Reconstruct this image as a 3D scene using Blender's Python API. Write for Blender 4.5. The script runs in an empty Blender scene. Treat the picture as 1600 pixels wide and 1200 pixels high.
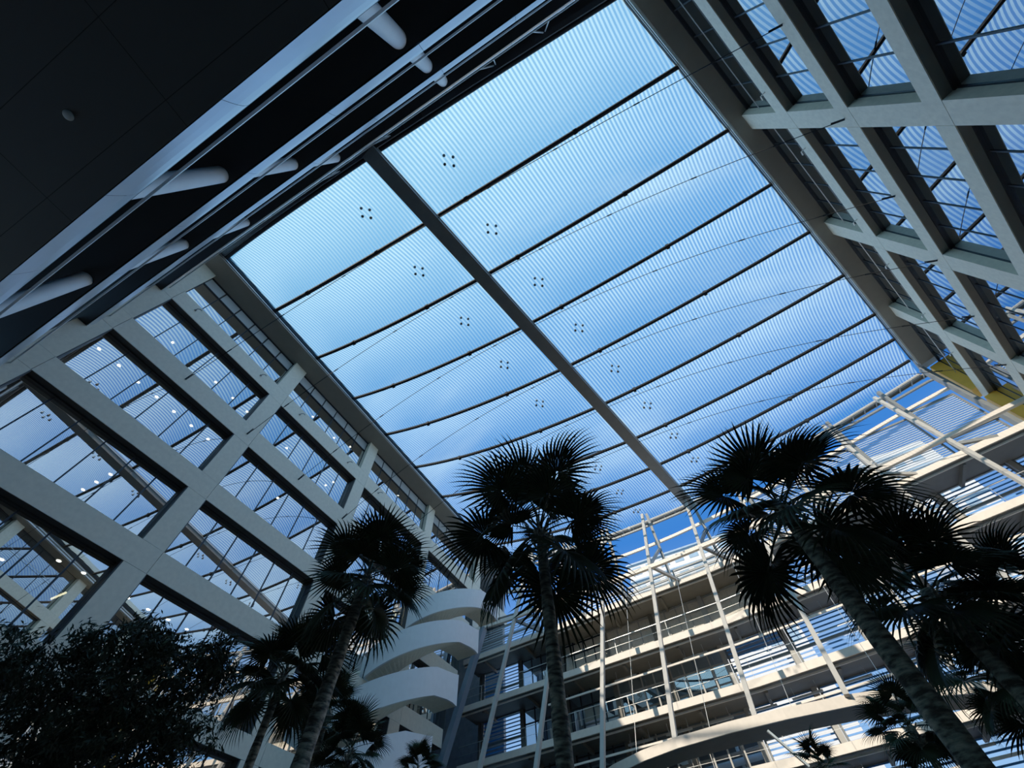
import bpy, math, random
from math import sin, cos, radians, pi, sqrt
random.seed(7)
C = bpy.context.scene.collection
ZO = 1.6            # eye height: all heights below are measured from the eye and lifted by this
# ------------------------------------------------------------------ vectors
def add(a, b): return (a[0]+b[0], a[1]+b[1], a[2]+b[2])
def sub(a, b): return (a[0]-b[0], a[1]-b[1], a[2]-b[2])
def mul(a, s): return (a[0]*s, a[1]*s, a[2]*s)
def dot(a, b): return a[0]*b[0]+a[1]*b[1]+a[2]*b[2]
def cross(a, b): return (a[1]*b[2]-a[2]*b[1], a[2]*b[0]-a[0]*b[2], a[0]*b[1]-a[1]*b[0])
def norm(a):
    l = sqrt(dot(a, a)) or 1.0
    return (a[0]/l, a[1]/l, a[2]/l)
# ------------------------------------------------------------------ camera model (solved from the building lines)
F = 642.0
def cray(u, v): return (u-800.0, v-600.0, F)
_z = norm(cray(778, 208)); _y = cray(1440, 1612); _y = norm(sub(_y, mul(_z, dot(_y, _z)))); _x = cross(_y, _z)
def ray(u, v):
    c = cray(u, v)
    return (dot(_x, c), dot(_y, c), dot(_z, c))
def atz(u, v, z):
    r = ray(u, v); return mul(r, z/r[2])
def atdepth(u, v, d): return mul(ray(u, v), d/F)
def atplane(u, v, p, n):
    r = ray(u, v); return mul(r, dot(p, n)/dot(r, n))
def projv(p):
    cz = _x[2]*p[0]+_y[2]*p[1]+_z[2]*p[2]; cy = _x[1]*p[0]+_y[1]*p[1]+_z[1]*p[2]
    return 600+F*cy/cz
# ------------------------------------------------------------------ mesh builder
LOC = {}
class MB:
    def __init__(s): s.v = []; s.f = []; s.m = []
    def quad(s, a, b, c, d, m=0):
        n = len(s.v); s.v += [a, b, c, d]; s.f.append((n, n+1, n+2, n+3)); s.m.append(m)
    def poly(s, pts, m=0):
        n = len(s.v); s.v += list(pts); s.f.append(tuple(range(n, n+len(pts)))); s.m.append(m)
    def hexa(s, b, t, m=0):
        n = len(s.v); s.v += list(b)+list(t)
        for q in ((3,2,1,0),(4,5,6,7),(0,1,5,4),(1,2,6,5),(2,3,7,6),(3,0,4,7)):
            s.f.append(tuple(n+i for i in q)); s.m.append(m)
        return s
    def box(s, x0, x1, y0, y1, z0, z1, m=0):
        return s.hexa([(x0,y0,z0),(x1,y0,z0),(x1,y1,z0),(x0,y1,z0)], [(x0,y0,z1),(x1,y0,z1),(x1,y1,z1),(x0,y1,z1)], m)
    def bar(s, p, q, w, h, up=(0,0,1), m=0):
        d = norm(sub(q, p)); sd = cross(d, up)
        if dot(sd, sd) < 1e-6: sd = (1,0,0)
        sd = norm(sd); u = cross(sd, d); a = mul(sd, w/2); b = mul(u, h/2)
        def ring(c): return [sub(sub(c,a),b), sub(add(c,a),b), add(add(c,a),b), add(sub(c,a),b)]
        return s.hexa(ring(p), ring(q), m)
    def polybar(s, pts, w, h, up=(0,0,1), m=0):
        for i in range(len(pts)-1): s.bar(pts[i], pts[i+1], w, h, up, m)
        return s
    def tube(s, pts, rad, n=10, cap=True, m=0):
        if not isinstance(rad, (list, tuple)): rad = [rad]*len(pts)
        base = len(s.v); prev = None
        for i, p in enumerate(pts):
            a = pts[max(0, i-1)]; b = pts[min(len(pts)-1, i+1)]; d = norm(sub(b, a))
            if prev is None:
                ref = (0,0,1) if abs(d[2]) < .9 else (1,0,0)
            else: ref = prev
            sd = sub(ref, mul(d, dot(ref, d))); sd = norm(sd); prev = sd; u = cross(d, sd)
            for k in range(n):
                t = 2*pi*k/n
                s.v.append(add(p, add(mul(sd, rad[i]*cos(t)), mul(u, rad[i]*sin(t)))))
        for i in range(len(pts)-1):
            for k in range(n):
                a = base+i*n+k; b = base+i*n+(k+1) % n
                s.f.append((a, b, b+n, a+n)); s.m.append(m)
        if cap:
            s.f.append(tuple(base+k for k in reversed(range(n)))); s.m.append(m)
            e = base+(len(pts)-1)*n
            s.f.append(tuple(e+k for k in range(n))); s.m.append(m)
        return s
    def lathe(s, c, prof, n=16, m=0):
        base = len(s.v)
        for (r, z) in prof:
            for k in range(n):
                t = 2*pi*k/n; s.v.append((c[0]+r*cos(t), c[1]+r*sin(t), c[2]+z))
        for i in range(len(prof)-1):
            for k in range(n):
                a = base+i*n+k; b = base+i*n+(k+1) % n
                s.f.append((a, b, b+n, a+n)); s.m.append(m)
        s.f.append(tuple(base+k for k in reversed(range(n)))); s.m.append(m)
        e = base+(len(prof)-1)*n; s.f.append(tuple(e+k for k in range(n))); s.m.append(m)
        return s
    def build(s, name, mat, parent=None, smooth=False, bevel=0):
        if parent is not None: L = LOC[parent]
        else:
            xs = [p[0] for p in s.v]; ys = [p[1] for p in s.v]; zs = [p[2] for p in s.v]
            L = ((min(xs)+max(xs))/2, (min(ys)+max(ys))/2, min(zs))
        me = bpy.data.meshes.new(name)
        me.from_pydata([sub(p, L) for p in s.v], [], s.f)
        for mm in (mat if isinstance(mat, (list, tuple)) else [mat]): me.materials.append(mm)
        me.polygons.foreach_set('material_index', s.m)
        if smooth: me.polygons.foreach_set('use_smooth', [True]*len(me.polygons))
        me.update()
        o = bpy.data.objects.new(name, me); C.objects.link(o)
        if parent is not None: o.parent = parent
        else: o.location = add(L, (0, 0, ZO))
        LOC[o] = L
        if bevel:
            b = o.modifiers.new('edge', 'BEVEL'); b.width = bevel; b.segments = 2; b.limit_method = 'ANGLE'
        return o
def thing(name, label, cat, loc, group=None):
    o = bpy.data.objects.new(name, None); C.objects.link(o); o.location = add(loc, (0, 0, ZO)); LOC[o] = loc
    o['label'] = label; o['category'] = cat
    if group: o['group'] = group
    o.empty_display_size = .1
    return o
def tag(o, label, cat, group=None, kind=None):
    o['label'] = label; o['category'] = cat
    if group: o['group'] = group
    if kind: o['kind'] = kind
    return o
def struct(o, label=None):
    o['kind'] = 'structure'
    if label: o['label'] = label
    return o
ORD = ['first','second','third','fourth','fifth','sixth','seventh','eighth','ninth','tenth','eleventh','twelfth']
# ------------------------------------------------------------------ materials
def nodes(name):
    m = bpy.data.materials.new(name); m.use_nodes = True; nt = m.node_tree; nt.nodes.clear()
    out = nt.nodes.new('ShaderNodeOutputMaterial')
    return m, nt, out
def N(nt, t, **k):
    n = nt.nodes.new(t)
    for a, b in k.items(): setattr(n, a, b)
    return n
def solid(name, col, rough=.6, metal=0., scale=3., amt=.12, bump=0., spec=.4, detail=6):
    m, nt, out = nodes(name)
    b = N(nt, 'ShaderNodeBsdfPrincipled'); g = N(nt, 'ShaderNodeNewGeometry')
    no = N(nt, 'ShaderNodeTexNoise'); no.inputs['Scale'].default_value = scale; no.inputs['Detail'].default_value = detail
    nt.links.new(g.outputs['Position'], no.inputs['Vector'])
    r = N(nt, 'ShaderNodeMapRange'); r.inputs['From Min'].default_value = .3; r.inputs['From Max'].default_value = .7
    r.inputs['To Min'].default_value = 1-amt; r.inputs['To Max'].default_value = 1+amt
    nt.links.new(no.outputs['Fac'], r.inputs['Value'])
    mx = N(nt, 'ShaderNodeVectorMath', operation='SCALE'); mx.inputs[0].default_value = col
    nt.links.new(r.outputs['Result'], mx.inputs['Scale']); nt.links.new(mx.outputs['Vector'], b.inputs['Base Color'])
    b.inputs['Roughness'].default_value = rough; b.inputs['Metallic'].default_value = metal
    b.inputs['Specular IOR Level'].default_value = spec
    if bump:
        bp = N(nt, 'ShaderNodeBump'); bp.inputs['Strength'].default_value = bump; bp.inputs['Distance'].default_value = .02
        nt.links.new(no.outputs['Fac'], bp.inputs['Height']); nt.links.new(bp.outputs['Normal'], b.inputs['Normal'])
    nt.links.new(b.outputs['BSDF'], out.inputs['Surface'])
    return m
def emit(name, col, st):
    m, nt, out = nodes(name); e = N(nt, 'ShaderNodeEmission'); e.inputs['Color'].default_value = (*col, 1); e.inputs['Strength'].default_value = st
    nt.links.new(e.outputs[0], out.inputs['Surface']); return m
def glass(name, refl, gcol, tcol):
    m, nt, out = nodes(name)
    g = N(nt, 'ShaderNodeBsdfGlossy'); g.inputs['Color'].default_value = (*gcol, 1); g.inputs['Roughness'].default_value = .0
    t = N(nt, 'ShaderNodeBsdfTransparent'); t.inputs['Color'].default_value = (*tcol, 1)
    lw = N(nt, 'ShaderNodeLayerWeight'); lw.inputs['Blend'].default_value = .25
    r = N(nt, 'ShaderNodeMapRange'); r.inputs['To Min'].default_value = refl; r.inputs['To Max'].default_value = .95
    nt.links.new(lw.outputs['Facing'], r.inputs['Value'])
    mx = N(nt, 'ShaderNodeMixShader'); nt.links.new(r.outputs['Result'], mx.inputs['Fac'])
    nt.links.new(t.outputs[0], mx.inputs[1]); nt.links.new(g.outputs[0], mx.inputs[2])
    nt.links.new(mx.outputs[0], out.inputs['Surface']); return m
SP = radians(11.4)
def etfe(name):
    m, nt, out = nodes(name)
    g = N(nt, 'ShaderNodeNewGeometry')
    d = N(nt, 'ShaderNodeVectorMath', operation='DOT_PRODUCT'); d.inputs[1].default_value = (cos(SP), -sin(SP), 0)
    nt.links.new(g.outputs['Position'], d.inputs[0])
    dv = N(nt, 'ShaderNodeMath', operation='DIVIDE'); dv.inputs[1].default_value = .215; nt.links.new(d.outputs['Value'], dv.inputs[0])
    pp = N(nt, 'ShaderNodeMath', operation='PINGPONG'); pp.inputs[1].default_value = .5; nt.links.new(dv.outputs[0], pp.inputs[0])
    r = N(nt, 'ShaderNodeMapRange', interpolation_type='SMOOTHSTEP'); r.inputs['From Min'].default_value = .19; r.inputs['From Max'].default_value = .31
    nt.links.new(pp.outputs[0], r.inputs['Value'])
    no = N(nt, 'ShaderNodeTexNoise'); no.inputs['Scale'].default_value = .12; no.inputs['Detail'].default_value = 4
    mp = N(nt, 'ShaderNodeMapping'); mp.inputs['Rotation'].default_value = (0, 0, .35); mp.inputs['Scale'].default_value = (.5, 2.2, 1)
    nt.links.new(g.outputs['Position'], mp.inputs['Vector']); nt.links.new(mp.outputs['Vector'], no.inputs['Vector'])
    def layer(tc, dc, fac, add_):
        t = N(nt, 'ShaderNodeBsdfTransparent'); t.inputs['Color'].default_value = (*tc, 1)
        s = N(nt, 'ShaderNodeBsdfTranslucent'); s.inputs['Color'].default_value = (*dc, 1)
        f = N(nt, 'ShaderNodeMapRange'); f.inputs['From Min'].default_value = .35; f.inputs['From Max'].default_value = .7
        f.inputs['To Min'].default_value = fac; f.inputs['To Max'].default_value = fac+add_
        nt.links.new(no.outputs['Fac'], f.inputs['Value'])
        mx = N(nt, 'ShaderNodeMixShader'); nt.links.new(f.outputs['Result'], mx.inputs['Fac'])
        nt.links.new(t.outputs[0], mx.inputs[1]); nt.links.new(s.outputs[0], mx.inputs[2]); return mx
    a = layer((.92, .98, 1.), (.55, .85, 1.), .05, .05)
    b = layer((.97, 1., 1.), (.60, .95, 1.), .28, .12)
    mx = N(nt, 'ShaderNodeMixShader'); nt.links.new(r.outputs['Result'], mx.inputs['Fac'])
    nt.links.new(a.outputs[0], mx.inputs[1]); nt.links.new(b.outputs[0], mx.inputs[2])
    nt.links.new(mx.outputs[0], out.inputs['Surface']); return m
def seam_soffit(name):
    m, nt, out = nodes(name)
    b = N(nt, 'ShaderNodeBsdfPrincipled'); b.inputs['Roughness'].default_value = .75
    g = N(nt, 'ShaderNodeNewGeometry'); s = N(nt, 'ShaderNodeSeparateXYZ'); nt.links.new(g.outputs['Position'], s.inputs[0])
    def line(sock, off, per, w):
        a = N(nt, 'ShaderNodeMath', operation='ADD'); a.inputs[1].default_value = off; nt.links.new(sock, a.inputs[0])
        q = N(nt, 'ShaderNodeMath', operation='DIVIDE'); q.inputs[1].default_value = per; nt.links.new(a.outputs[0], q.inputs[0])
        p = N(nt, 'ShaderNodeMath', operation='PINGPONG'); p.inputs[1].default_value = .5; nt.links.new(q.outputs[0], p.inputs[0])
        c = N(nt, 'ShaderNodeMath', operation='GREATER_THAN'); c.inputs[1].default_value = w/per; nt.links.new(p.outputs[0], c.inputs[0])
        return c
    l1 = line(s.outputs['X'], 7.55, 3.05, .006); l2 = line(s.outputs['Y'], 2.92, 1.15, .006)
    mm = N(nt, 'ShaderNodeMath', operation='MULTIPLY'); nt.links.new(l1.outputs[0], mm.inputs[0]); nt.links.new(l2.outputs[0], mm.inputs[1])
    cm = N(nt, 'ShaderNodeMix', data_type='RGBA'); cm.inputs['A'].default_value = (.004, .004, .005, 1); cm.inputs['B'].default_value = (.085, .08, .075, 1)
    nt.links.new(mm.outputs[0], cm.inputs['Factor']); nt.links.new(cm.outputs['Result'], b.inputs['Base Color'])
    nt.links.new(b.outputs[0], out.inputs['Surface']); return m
def bark(name):
    m, nt, out = nodes(name)
    b = N(nt, 'ShaderNodeBsdfPrincipled'); b.inputs['Roughness'].default_value = .9
    t = N(nt, 'ShaderNodeNewGeometry'); mp = N(nt, 'ShaderNodeMapping'); mp.inputs['Scale'].default_value = (5, 5, 16)
    nt.links.new(t.outputs['Position'], mp.inputs['Vector'])
    no = N(nt, 'ShaderNodeTexNoise'); no.inputs['Scale'].default_value = 1.; no.inputs['Detail'].default_value = 7; nt.links.new(mp.outputs[0], no.inputs['Vector'])
    cr = N(nt, 'ShaderNodeValToRGB'); cr.color_ramp.elements[0].position = .38; cr.color_ramp.elements[0].color = (.035, .028, .018, 1)
    cr.color_ramp.elements[1].position = .66; cr.color_ramp.elements[1].color = (.34, .29, .21, 1)
    nt.links.new(no.outputs['Fac'], cr.inputs[0]); nt.links.new(cr.outputs[0], b.inputs['Base Color'])
    bp = N(nt, 'ShaderNodeBump'); bp.inputs['Strength'].default_value = .8; bp.inputs['Distance'].default_value = .03
    nt.links.new(no.outputs['Fac'], bp.inputs['Height']); nt.links.new(bp.outputs[0], b.inputs['Normal'])
    nt.links.new(b.outputs[0], out.inputs['Surface']); return m
def tower_mat(name, c1, c2):
    m, nt, out = nodes(name)
    b = N(nt, 'ShaderNodeBsdfPrincipled'); b.inputs['Roughness'].default_value = .5
    br = N(nt, 'ShaderNodeTexNoise'); br.inputs['Scale'].default_value = .6
    g = N(nt, 'ShaderNodeNewGeometry'); nt.links.new(g.outputs['Position'], br.inputs['Vector'])
    cm = N(nt, 'ShaderNodeMix', data_type='RGBA'); cm.inputs['A'].default_value = (*c1, 1); cm.inputs['B'].default_value = (*c2, 1)
    nt.links.new(br.outputs['Fac'], cm.inputs['Factor']); nt.links.new(cm.outputs['Result'], b.inputs['Base Color'])
    nt.links.new(b.outputs[0], out.inputs['Surface']); return m
M = dict(
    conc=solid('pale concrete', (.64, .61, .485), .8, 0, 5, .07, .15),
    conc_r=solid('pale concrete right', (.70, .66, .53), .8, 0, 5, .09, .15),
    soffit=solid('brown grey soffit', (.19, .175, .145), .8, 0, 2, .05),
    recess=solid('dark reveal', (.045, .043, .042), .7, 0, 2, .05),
    dark=solid('dark frame metal', (.012, .014, .018), .5, .3, 2, .1),
    steel_d=solid('dark roof steel', (.010, .011, .013), .7, 0, 2, .1, 0, .1),
    spine=solid('grey painted roof beam', (.12, .125, .125), .55, .0, 2, .08),
    beige=solid('sunlit beige paint', (.82, .72, .62), .55, 0, 4, .06),
    white_s=solid('off white steel paint', (.40, .385, .36), .5, 0, 3, .06),
    grey_s=solid('grey steel paint', (.155, .17, .18), .5, .1, 3, .06),
    blue_s=solid('blue grey steel paint', (.13, .16, .20), .5, .1, 3, .06),
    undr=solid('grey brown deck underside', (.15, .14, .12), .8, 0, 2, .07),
    fascia=solid('brushed metal fascia', (.52, .57, .62), .36, .75, 1.2, .07),
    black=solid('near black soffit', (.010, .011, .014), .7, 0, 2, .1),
    panels=seam_soffit('dark seamed ceiling panels'),
    plaster=solid('white stair plaster', (.74, .77, .80), .75, 0, 3, .035),
    colw=solid('white column paint', (.62, .66, .68), .5, 0, 3, .05),
    rail=solid('pale rail metal', (.55, .55, .53), .35, .6, 2, .05),
    pane=glass('blue reflecting glass', .66, (.92, .88, .84), (.45, .5, .52)),
    pane_r=glass('deep blue reflecting glass', .60, (.62, .70, .80), (.2, .25, .33)),
    pane_g=glass('gallery glass', .30, (.8, .9, .95), (.6, .68, .7)),
    spandrel=solid('grey spandrel panel', (.36, .40, .42), .5, 0, 2, .04),
    etfe=etfe('striped air cushion film'),
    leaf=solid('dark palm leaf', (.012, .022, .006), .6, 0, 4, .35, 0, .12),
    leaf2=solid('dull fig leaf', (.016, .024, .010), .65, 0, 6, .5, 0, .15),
    bark=bark('ringed palm bark'),
    floor=solid('dark stone paving', (.10, .095, .085), .7, 0, 1, .2),
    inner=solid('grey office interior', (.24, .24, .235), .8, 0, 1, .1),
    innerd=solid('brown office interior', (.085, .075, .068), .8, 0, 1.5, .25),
    louver=solid('pale louvre metal', (.42, .52, .62), .45, .1, 2, .05),
    yellow=solid('ochre with painted sunlight', (1., .46, .04), .7, 0, 3, .06),  # ochre, its orange strengthened in the colour to imitate sunlight
    valve=solid('black valve rubber', (.012, .014, .02), .6, 0, 2, .1),
    valve2=solid('grey valve rubber', (.10, .16, .24), .6, 0, 2, .1),
    lamp=emit('warm lamp', (1., .9, .72), 14.),
    lamp2=emit('yellow lamp', (1., .85, .45), 5.),
    disc=solid('pale plastic disc', (.55, .58, .58), .5),
    tower=tower_mat('white tower cladding', (.60, .62, .64), (.50, .53, .56)),
    towerw=solid('tower window band', (.20, .33, .48), .25, 0, 2, .1),
    screen=solid('beige perforated screen', (.62, .57, .48), .6, 0, 22, .25),
    louver_shade=solid('louvre metal with painted shade', (.06, .27, .80), .45, 0, 2, .05),  # shade on the backs of the slats, put into the colour as blue
    roofc=solid('roofing', (.25, .25, .25), .9),
)
# ------------------------------------------------------------------ roof surface
RS = .948
ZE, DIP = 27.5, 2.6
th = radians(22.78); RN = (cos(th), -sin(th), 0.); RT = (sin(th), cos(th), 0.); RD = 9.15
def RW(t, z, off=0.): return add(add(mul(RN, RD+off), mul(RT, t)), (0, 0, z))
YR = [-2.26, 1.90, 6.10, 10.23, 14.35, 18.55, 22.8, 26.4, 29.7, 32.2]     # rafter line where it meets the spine
def xl(y): return -18.9
def xr(y): return 8.85+(y+2.26)*.395
def xs(y): return -6.25+(y+2.26)*.2195
def rafter_y(i, x):
    """far lines turn gently with the skewed far edge"""
    k = max(0, i-6)/3.0
    return YR[i] - (x-xs(YR[i]))*.0965*k
def roof_z(x, y):
    c = xs(y)
    if x < c: u = min(1.15, (c-x)/(c-xl(y))); return ZE-DIP*(1-u**2.4)
    u = min(1.15, (x-c)/(xr(y)-c)); return ZE-DIP*(1-u**1.45)
def roof_pt(i, x, dz=0.):
    y = rafter_y(i, x); return (x, y, roof_z(x, y)+dz)
def half_x(i, side, n):
    c = xs(YR[i]); e = xl(YR[i]) if side < 0 else xr(rafter_y(i, xr(YR[i])))
    return [c+(e-c)*k/n for k in range(n+1)]
# cushions: two per bay
for i in range(9):
    for side in (-1, 1):
        mb = MB(); nx, ny = 22, 10
        A = half_x(i, side, nx); B = half_x(i+1, side, nx); g = []
        for a in range(nx+1):
            for b in range(ny+1):
                v = b/ny
                pa = roof_pt(i, A[a]); pb = roof_pt(i+1, B[a])
                p = add(mul(pa, 1-v), mul(pb, v)); w = 4*v*(1-v)
                e = min(1., 6*a/nx*1.0)*min(1., 6*(nx-a)/nx)
                g.append((p[0], p[1], p[2]+.52*w*e+.08))
        mb.v = g
        for a in range(nx):
            for b in range(ny):
                q = a*(ny+1)+b; mb.f.append((q, q+1, q+ny+2, q+ny+1)); mb.m.append(0)
        sd = 'between spine and left facade' if side < 0 else 'between spine and right facade'
        o = mb.build('roof_cushion', M['etfe'], smooth=True)
        pl = 'first bay from the balconies' if i == 0 else ('last bay, by the gallery' if i == 8 else ORD[i]+' bay from the balconies')
        tag(o, f"striped roof cushion {sd}, {pl}", 'roof cushion', 'striped roof cushions')
        # four air valves in a diamond
        fr = (3/22 if i else 4/22) if side > 0 else 4.6/22
        xa = A[0]+(A[-1]-A[0])*fr; xb = B[0]+(B[-1]-B[0])*fr
        for q, (dx, dv) in enumerate(((-.30, .52), (.02, .59), (-.02, .43), (.30, .50))):
            pa = roof_pt(i, xa+dx); pb = roof_pt(i+1, xb+dx); p = add(mul(pa, 1-dv), mul(pb, dv))
            vb = MB(); vb.lathe((p[0], p[1], p[2]+.0), [(.05, .3), (.085, .32), (.085, .36), (.05, .5)], 10)
            vb.build('air_valve', M['valve'] if q < 2 else M['valve2'], o)
# rafters
for i in range(0, 10):
    mb = MB()
    L = half_x(i, -1, 14)[::-1]; Rr = half_x(i, 1, 14)
    pts = [roof_pt(i, x, -.06) for x in L+Rr[1:]]
    mb.tube(pts, .125, 8)
    for k in (range(4, len(pts)-2, 6) if i else ()):
        mb.bar(add(pts[k], (-.1, 0, -.03)), add(pts[k], (.1, 0, -.03)), .27, .25)
    nm = 'closest to the dark balconies' if i == 0 else ('along the far gallery' if i == 9 else ORD[i-1]+' inward from the dark balconies')
    o = mb.build('roof_rafter', M['steel_d'] if i < 7 else M['white_s'] if i == 9 else M['steel_d'])
    tag(o, f"thin dark sagging roof rafter, {nm}", 'rafter', 'roof rafters')
# spine beam
mb = MB(); pts = [(xs(y), y, roof_z(xs(y), y)-.28) for y in [YR[0]-.2, 6, 14, 22, 28, YR[9]+.25]]
for i in range(5): mb.bar(pts[i], pts[i+1], .80, .5)
sb = mb.build('spine_beam', M['spine'])
tag(sb, 'wide grey beam running the length of the roof between the two rows of cushions', 'roof beam')
mb = MB()
for sx in (-1, 1):
    for i in range(5): mb.bar(add(pts[i], (sx*.43, 0, .12)), add(pts[i+1], (sx*.43, 0, .12)), .06, .1)
mb.build('edge_flange', M['rail'], sb)
# tension cables from wall to wall under the rafters
def cable(i):
    y = YR[i]; xa = -20.0; ya = y; xb = RW(0, 0)[0]
    # right anchor on the second beam of the right wall
    t = (y+RN[1]*-RD*1.0)/RT[1] if False else (y-RN[1]*RD)/RT[1]
    pb = RW(t, 19.15, -.02); pa = (-19.98, y, 19.15)
    mb = MB(); pts = []
    for k in range(33):
        f = k/32; x = pa[0]+(pb[0]-pa[0])*f
        yy = y+.05; zc = 19.15+(roof_z(xs(y), y)-.5-19.15)*(1-abs(2*f-1)**2.3)
        lim = 99
        if pts or True: lim = roof_z(max(xl(y), min(xr(y), x)), y)-.22
        pts.append((x, yy, min(zc, lim)))
    mb.tube(pts, .02, 5)
    for k in (2, 5, 9, 13, 19, 23, 27, 30):
        p = pts[k]; q = pts[k+1]; d = mul(sub(q, p), .25); mb.tube([p, add(p, d)], .035, 6)
    o = mb.build('tension_cable', M['steel_d'])
    tag(o, f"thin arched steel cable under the roof, {ORD[i-1]} from the dark balconies", 'cable', 'roof tension cables')
    for e0, dxx in ((pa, .35), (pb, -.35)):
        an = MB(); an.bar(e0, add(e0, (dxx, 0, .28)), .05, .05); an.build('turnbuckle', M['dark'], o)
for i in range(1, 7): cable(i)
# roof edge trims (gutters)
t1 = MB()
ysx = [-2.6, 34.6]
t1.box(-20.9, -18.78, -2.9, 35, 27.0, 27.14)
t1.box(-18.95, -18.78, -2.9, 35, 27.1, 27.75)
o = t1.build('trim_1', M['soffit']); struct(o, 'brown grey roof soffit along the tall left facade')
e = MB(); e.bar((-18.74, -2.6, 27.42), (-18.74, 34.6, 27.42), .1, .34); e.build('gutter_edge', M['steel_d'], o)
e = MB(); e.bar((-18.77, -2.6, 27.16), (-18.77, 34.6, 27.16), .1, .06); e.build('gutter_lip', M['rail'], o)
t2 = MB()
def rw_quad(mb, t0, t1_, o0, o1, z0, z1):
    mb.hexa([RW(t0, z0, o0), RW(t0, z0, o1), RW(t1_, z0, o1), RW(t1_, z0, o0)], [RW(t0, z1, o0), RW(t0, z1, o1), RW(t1_, z1, o1), RW(t1_, z1, o0)])
rw_quad(t2, -8, 34.6, -.62, 1.3, 26.75, 26.95)
rw_quad(t2, -8, 34.6, -.62, -.45, 26.9, 27.75)
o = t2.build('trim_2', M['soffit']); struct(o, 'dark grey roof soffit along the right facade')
e = MB(); e.bar(RW(-8, 27.4, -.66), RW(34.4, 27.4, -.66), .1, .34); e.build('gutter_edge', M['steel_d'], o)
e = MB(); e.bar(RW(-8, 26.86, -.66), RW(34.4, 26.86, -.66), .12, .09); e.bar(RW(-8, 27.05, -.72), RW(34.4, 27.05, -.72), .05, .05); e.build('gutter_lip', M['rail'], o)
# far gutter
gx = [-20.1+1.0*k for k in range(44)]
gp = [(x, rafter_y(9, x)+.1, roof_z(max(xl(32), min(xr(30.5), x)), 31)-.05) for x in gx if x < 22.95]
mb = MB(); mb.polybar([add(p, (0, .12, 0)) for p in gp], .30, .08); mb.polybar([add(p, (0, .30, -.05)) for p in gp], .08, .2)
o = mb.build('trim_3', M['undr']); struct(o, 'grey curved gutter beam along the far gallery roof edge')
mb = MB()
for k in range(0, len(gp), 1):
    p = gp[k]; mb.bar(add(p, (-.04, -.25, -.07)), add(p, (-.04, .42, -.14)), .08, .08)
mb.build('gutter_bracket', M['white_s'], o)
# near rim
mb = MB(); A = half_x(0, -1, 14)[::-1]+half_x(0, 1, 14)[1:]
mb.polybar([(x, -2.34, roof_z(x, -2.2)-.08) for x in A], .12, .12)
o = mb.build('trim_4', solid('lilac grey rim', (.45, .48, .58), .5)); struct(o, 'pale lilac roof rim over the dark balconies')
mb = MB(); mb.polybar([(x, -2.5, roof_z(x, -2.2)-.0) for x in A], .22, .5); mb.build('rim_backing', M['dark'], o)
# ------------------------------------------------------------------ left facade
X0 = -20.0
colsL = [(-2.7, -1.72), (5.62, 6.62), (14.22, 15.17), (22.78, 23.75), (31.3, 32.3)]
beamsL = [(2.7, 3.6), (6.7, 7.5), (10.65, 11.65), (14.62, 15.66), (18.62, 19.86), (22.76, 23.9)]
BD = .62
def YEND(z): return 38. if z > 20 else 30.75+(z-18.6)*.3115
mb = MB()
for z0 in (2.9, 6.9, 10.75, 14.75, 18.8, 23.0): mb.box(-29, -20.55, -3, 38 if z0 > 20 else YEND(z0)-1., z0-.05, z0+.55)
mb.box(-29.2, -29, -3, 38, -1.6, 27.3)
wl = mb.build('wall_left', M['inner']); struct(wl, 'tall pale concrete facade on the left with ribbon windows')
mb = MB(); mb.box(-34, -19.05, -3, 38, 27.75, 28.1); mb.box(-34, -20.6, -3, 38, 27.14, 27.3); mb.box(-29.2,-20.4,37.6,38,-1.6,28); mb.build('roof_slab', M['roofc'], wl)
for (z0, z1) in beamsL:
    b = MB()
    for k in range(-1, 5):
        ya = -4.0 if k < 0 else colsL[k][1]-.0
        yb = colsL[k+1][1]-.02 if k < 4 else 37.8
        ye = YEND(z0); yb = min(yb, ye)
        if ya > ye-.3: continue
        b.box(X0-BD, X0, ya, yb, z0, z1)
    b.build('beam', M['conc'], wl)
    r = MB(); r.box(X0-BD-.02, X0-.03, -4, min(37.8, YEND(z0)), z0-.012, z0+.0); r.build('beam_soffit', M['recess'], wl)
for (y0, y1) in colsL:
    c = MB(); zl = 19.9 if y0 > 30 else -1.6; lv = [-1.6]+[z for b in beamsL for z in b]+[27.02]
    for k in range(0, len(lv), 2):
        if lv[k] < zl-.1: continue
        c.box(X0-BD, X0-.004, y0, y1, lv[k]+.012, lv[k+1]-.012)
    c.box(X0-BD, X0-.03, y0+.02, y1-.02, zl, 27.0)
    c.build('column', M['conc'], wl)
wn = [0]
def window(p0, ydir, zlo, zhi, length, npan, pane, depthn, transom=None, head=.0, parent_lbl=''):
    """p0: base corner on glass plane, ydir: along vector, depthn: vector pointing into the atrium"""
    wn[0] += 1
    def P(s, z, d=0.): return add(add((p0[0], p0[1], 0), mul(ydir, s)), add(mul(depthn, d), (0, 0, z)))
    g = MB(); g.quad(P(0, zlo), P(length, zlo), P(length, zhi), P(0, zhi))
    w = g.build(f'window_{wn[0]}', pane); struct(w, parent_lbl)
    f = MB()
    for k in range(npan+1):
        s = length*k/npan; wd = .035 if 0 < k < npan else .07
        f.bar(P(s, zlo, .015), P(s, zhi, .015), wd*1.7, .03, up=depthn)
    f.bar(P(0, zlo+.03, .03), P(length, zlo+.03, .03), .08, .07); f.bar(P(0, zhi-.04-head/2, .04), P(length, zhi-.04-head/2, .04), .1, .08+head)
    if transom: f.bar(P(0, transom, .03), P(length, transom, .03), .07, .06)
    f.build('frame', M['dark'], w)
    return w, P
rowsL = [(23.9, 27.0), (19.86, 22.76), (15.66, 18.62), (11.65, 14.62), (7.5, 10.65), (3.6, 6.7)]
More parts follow.
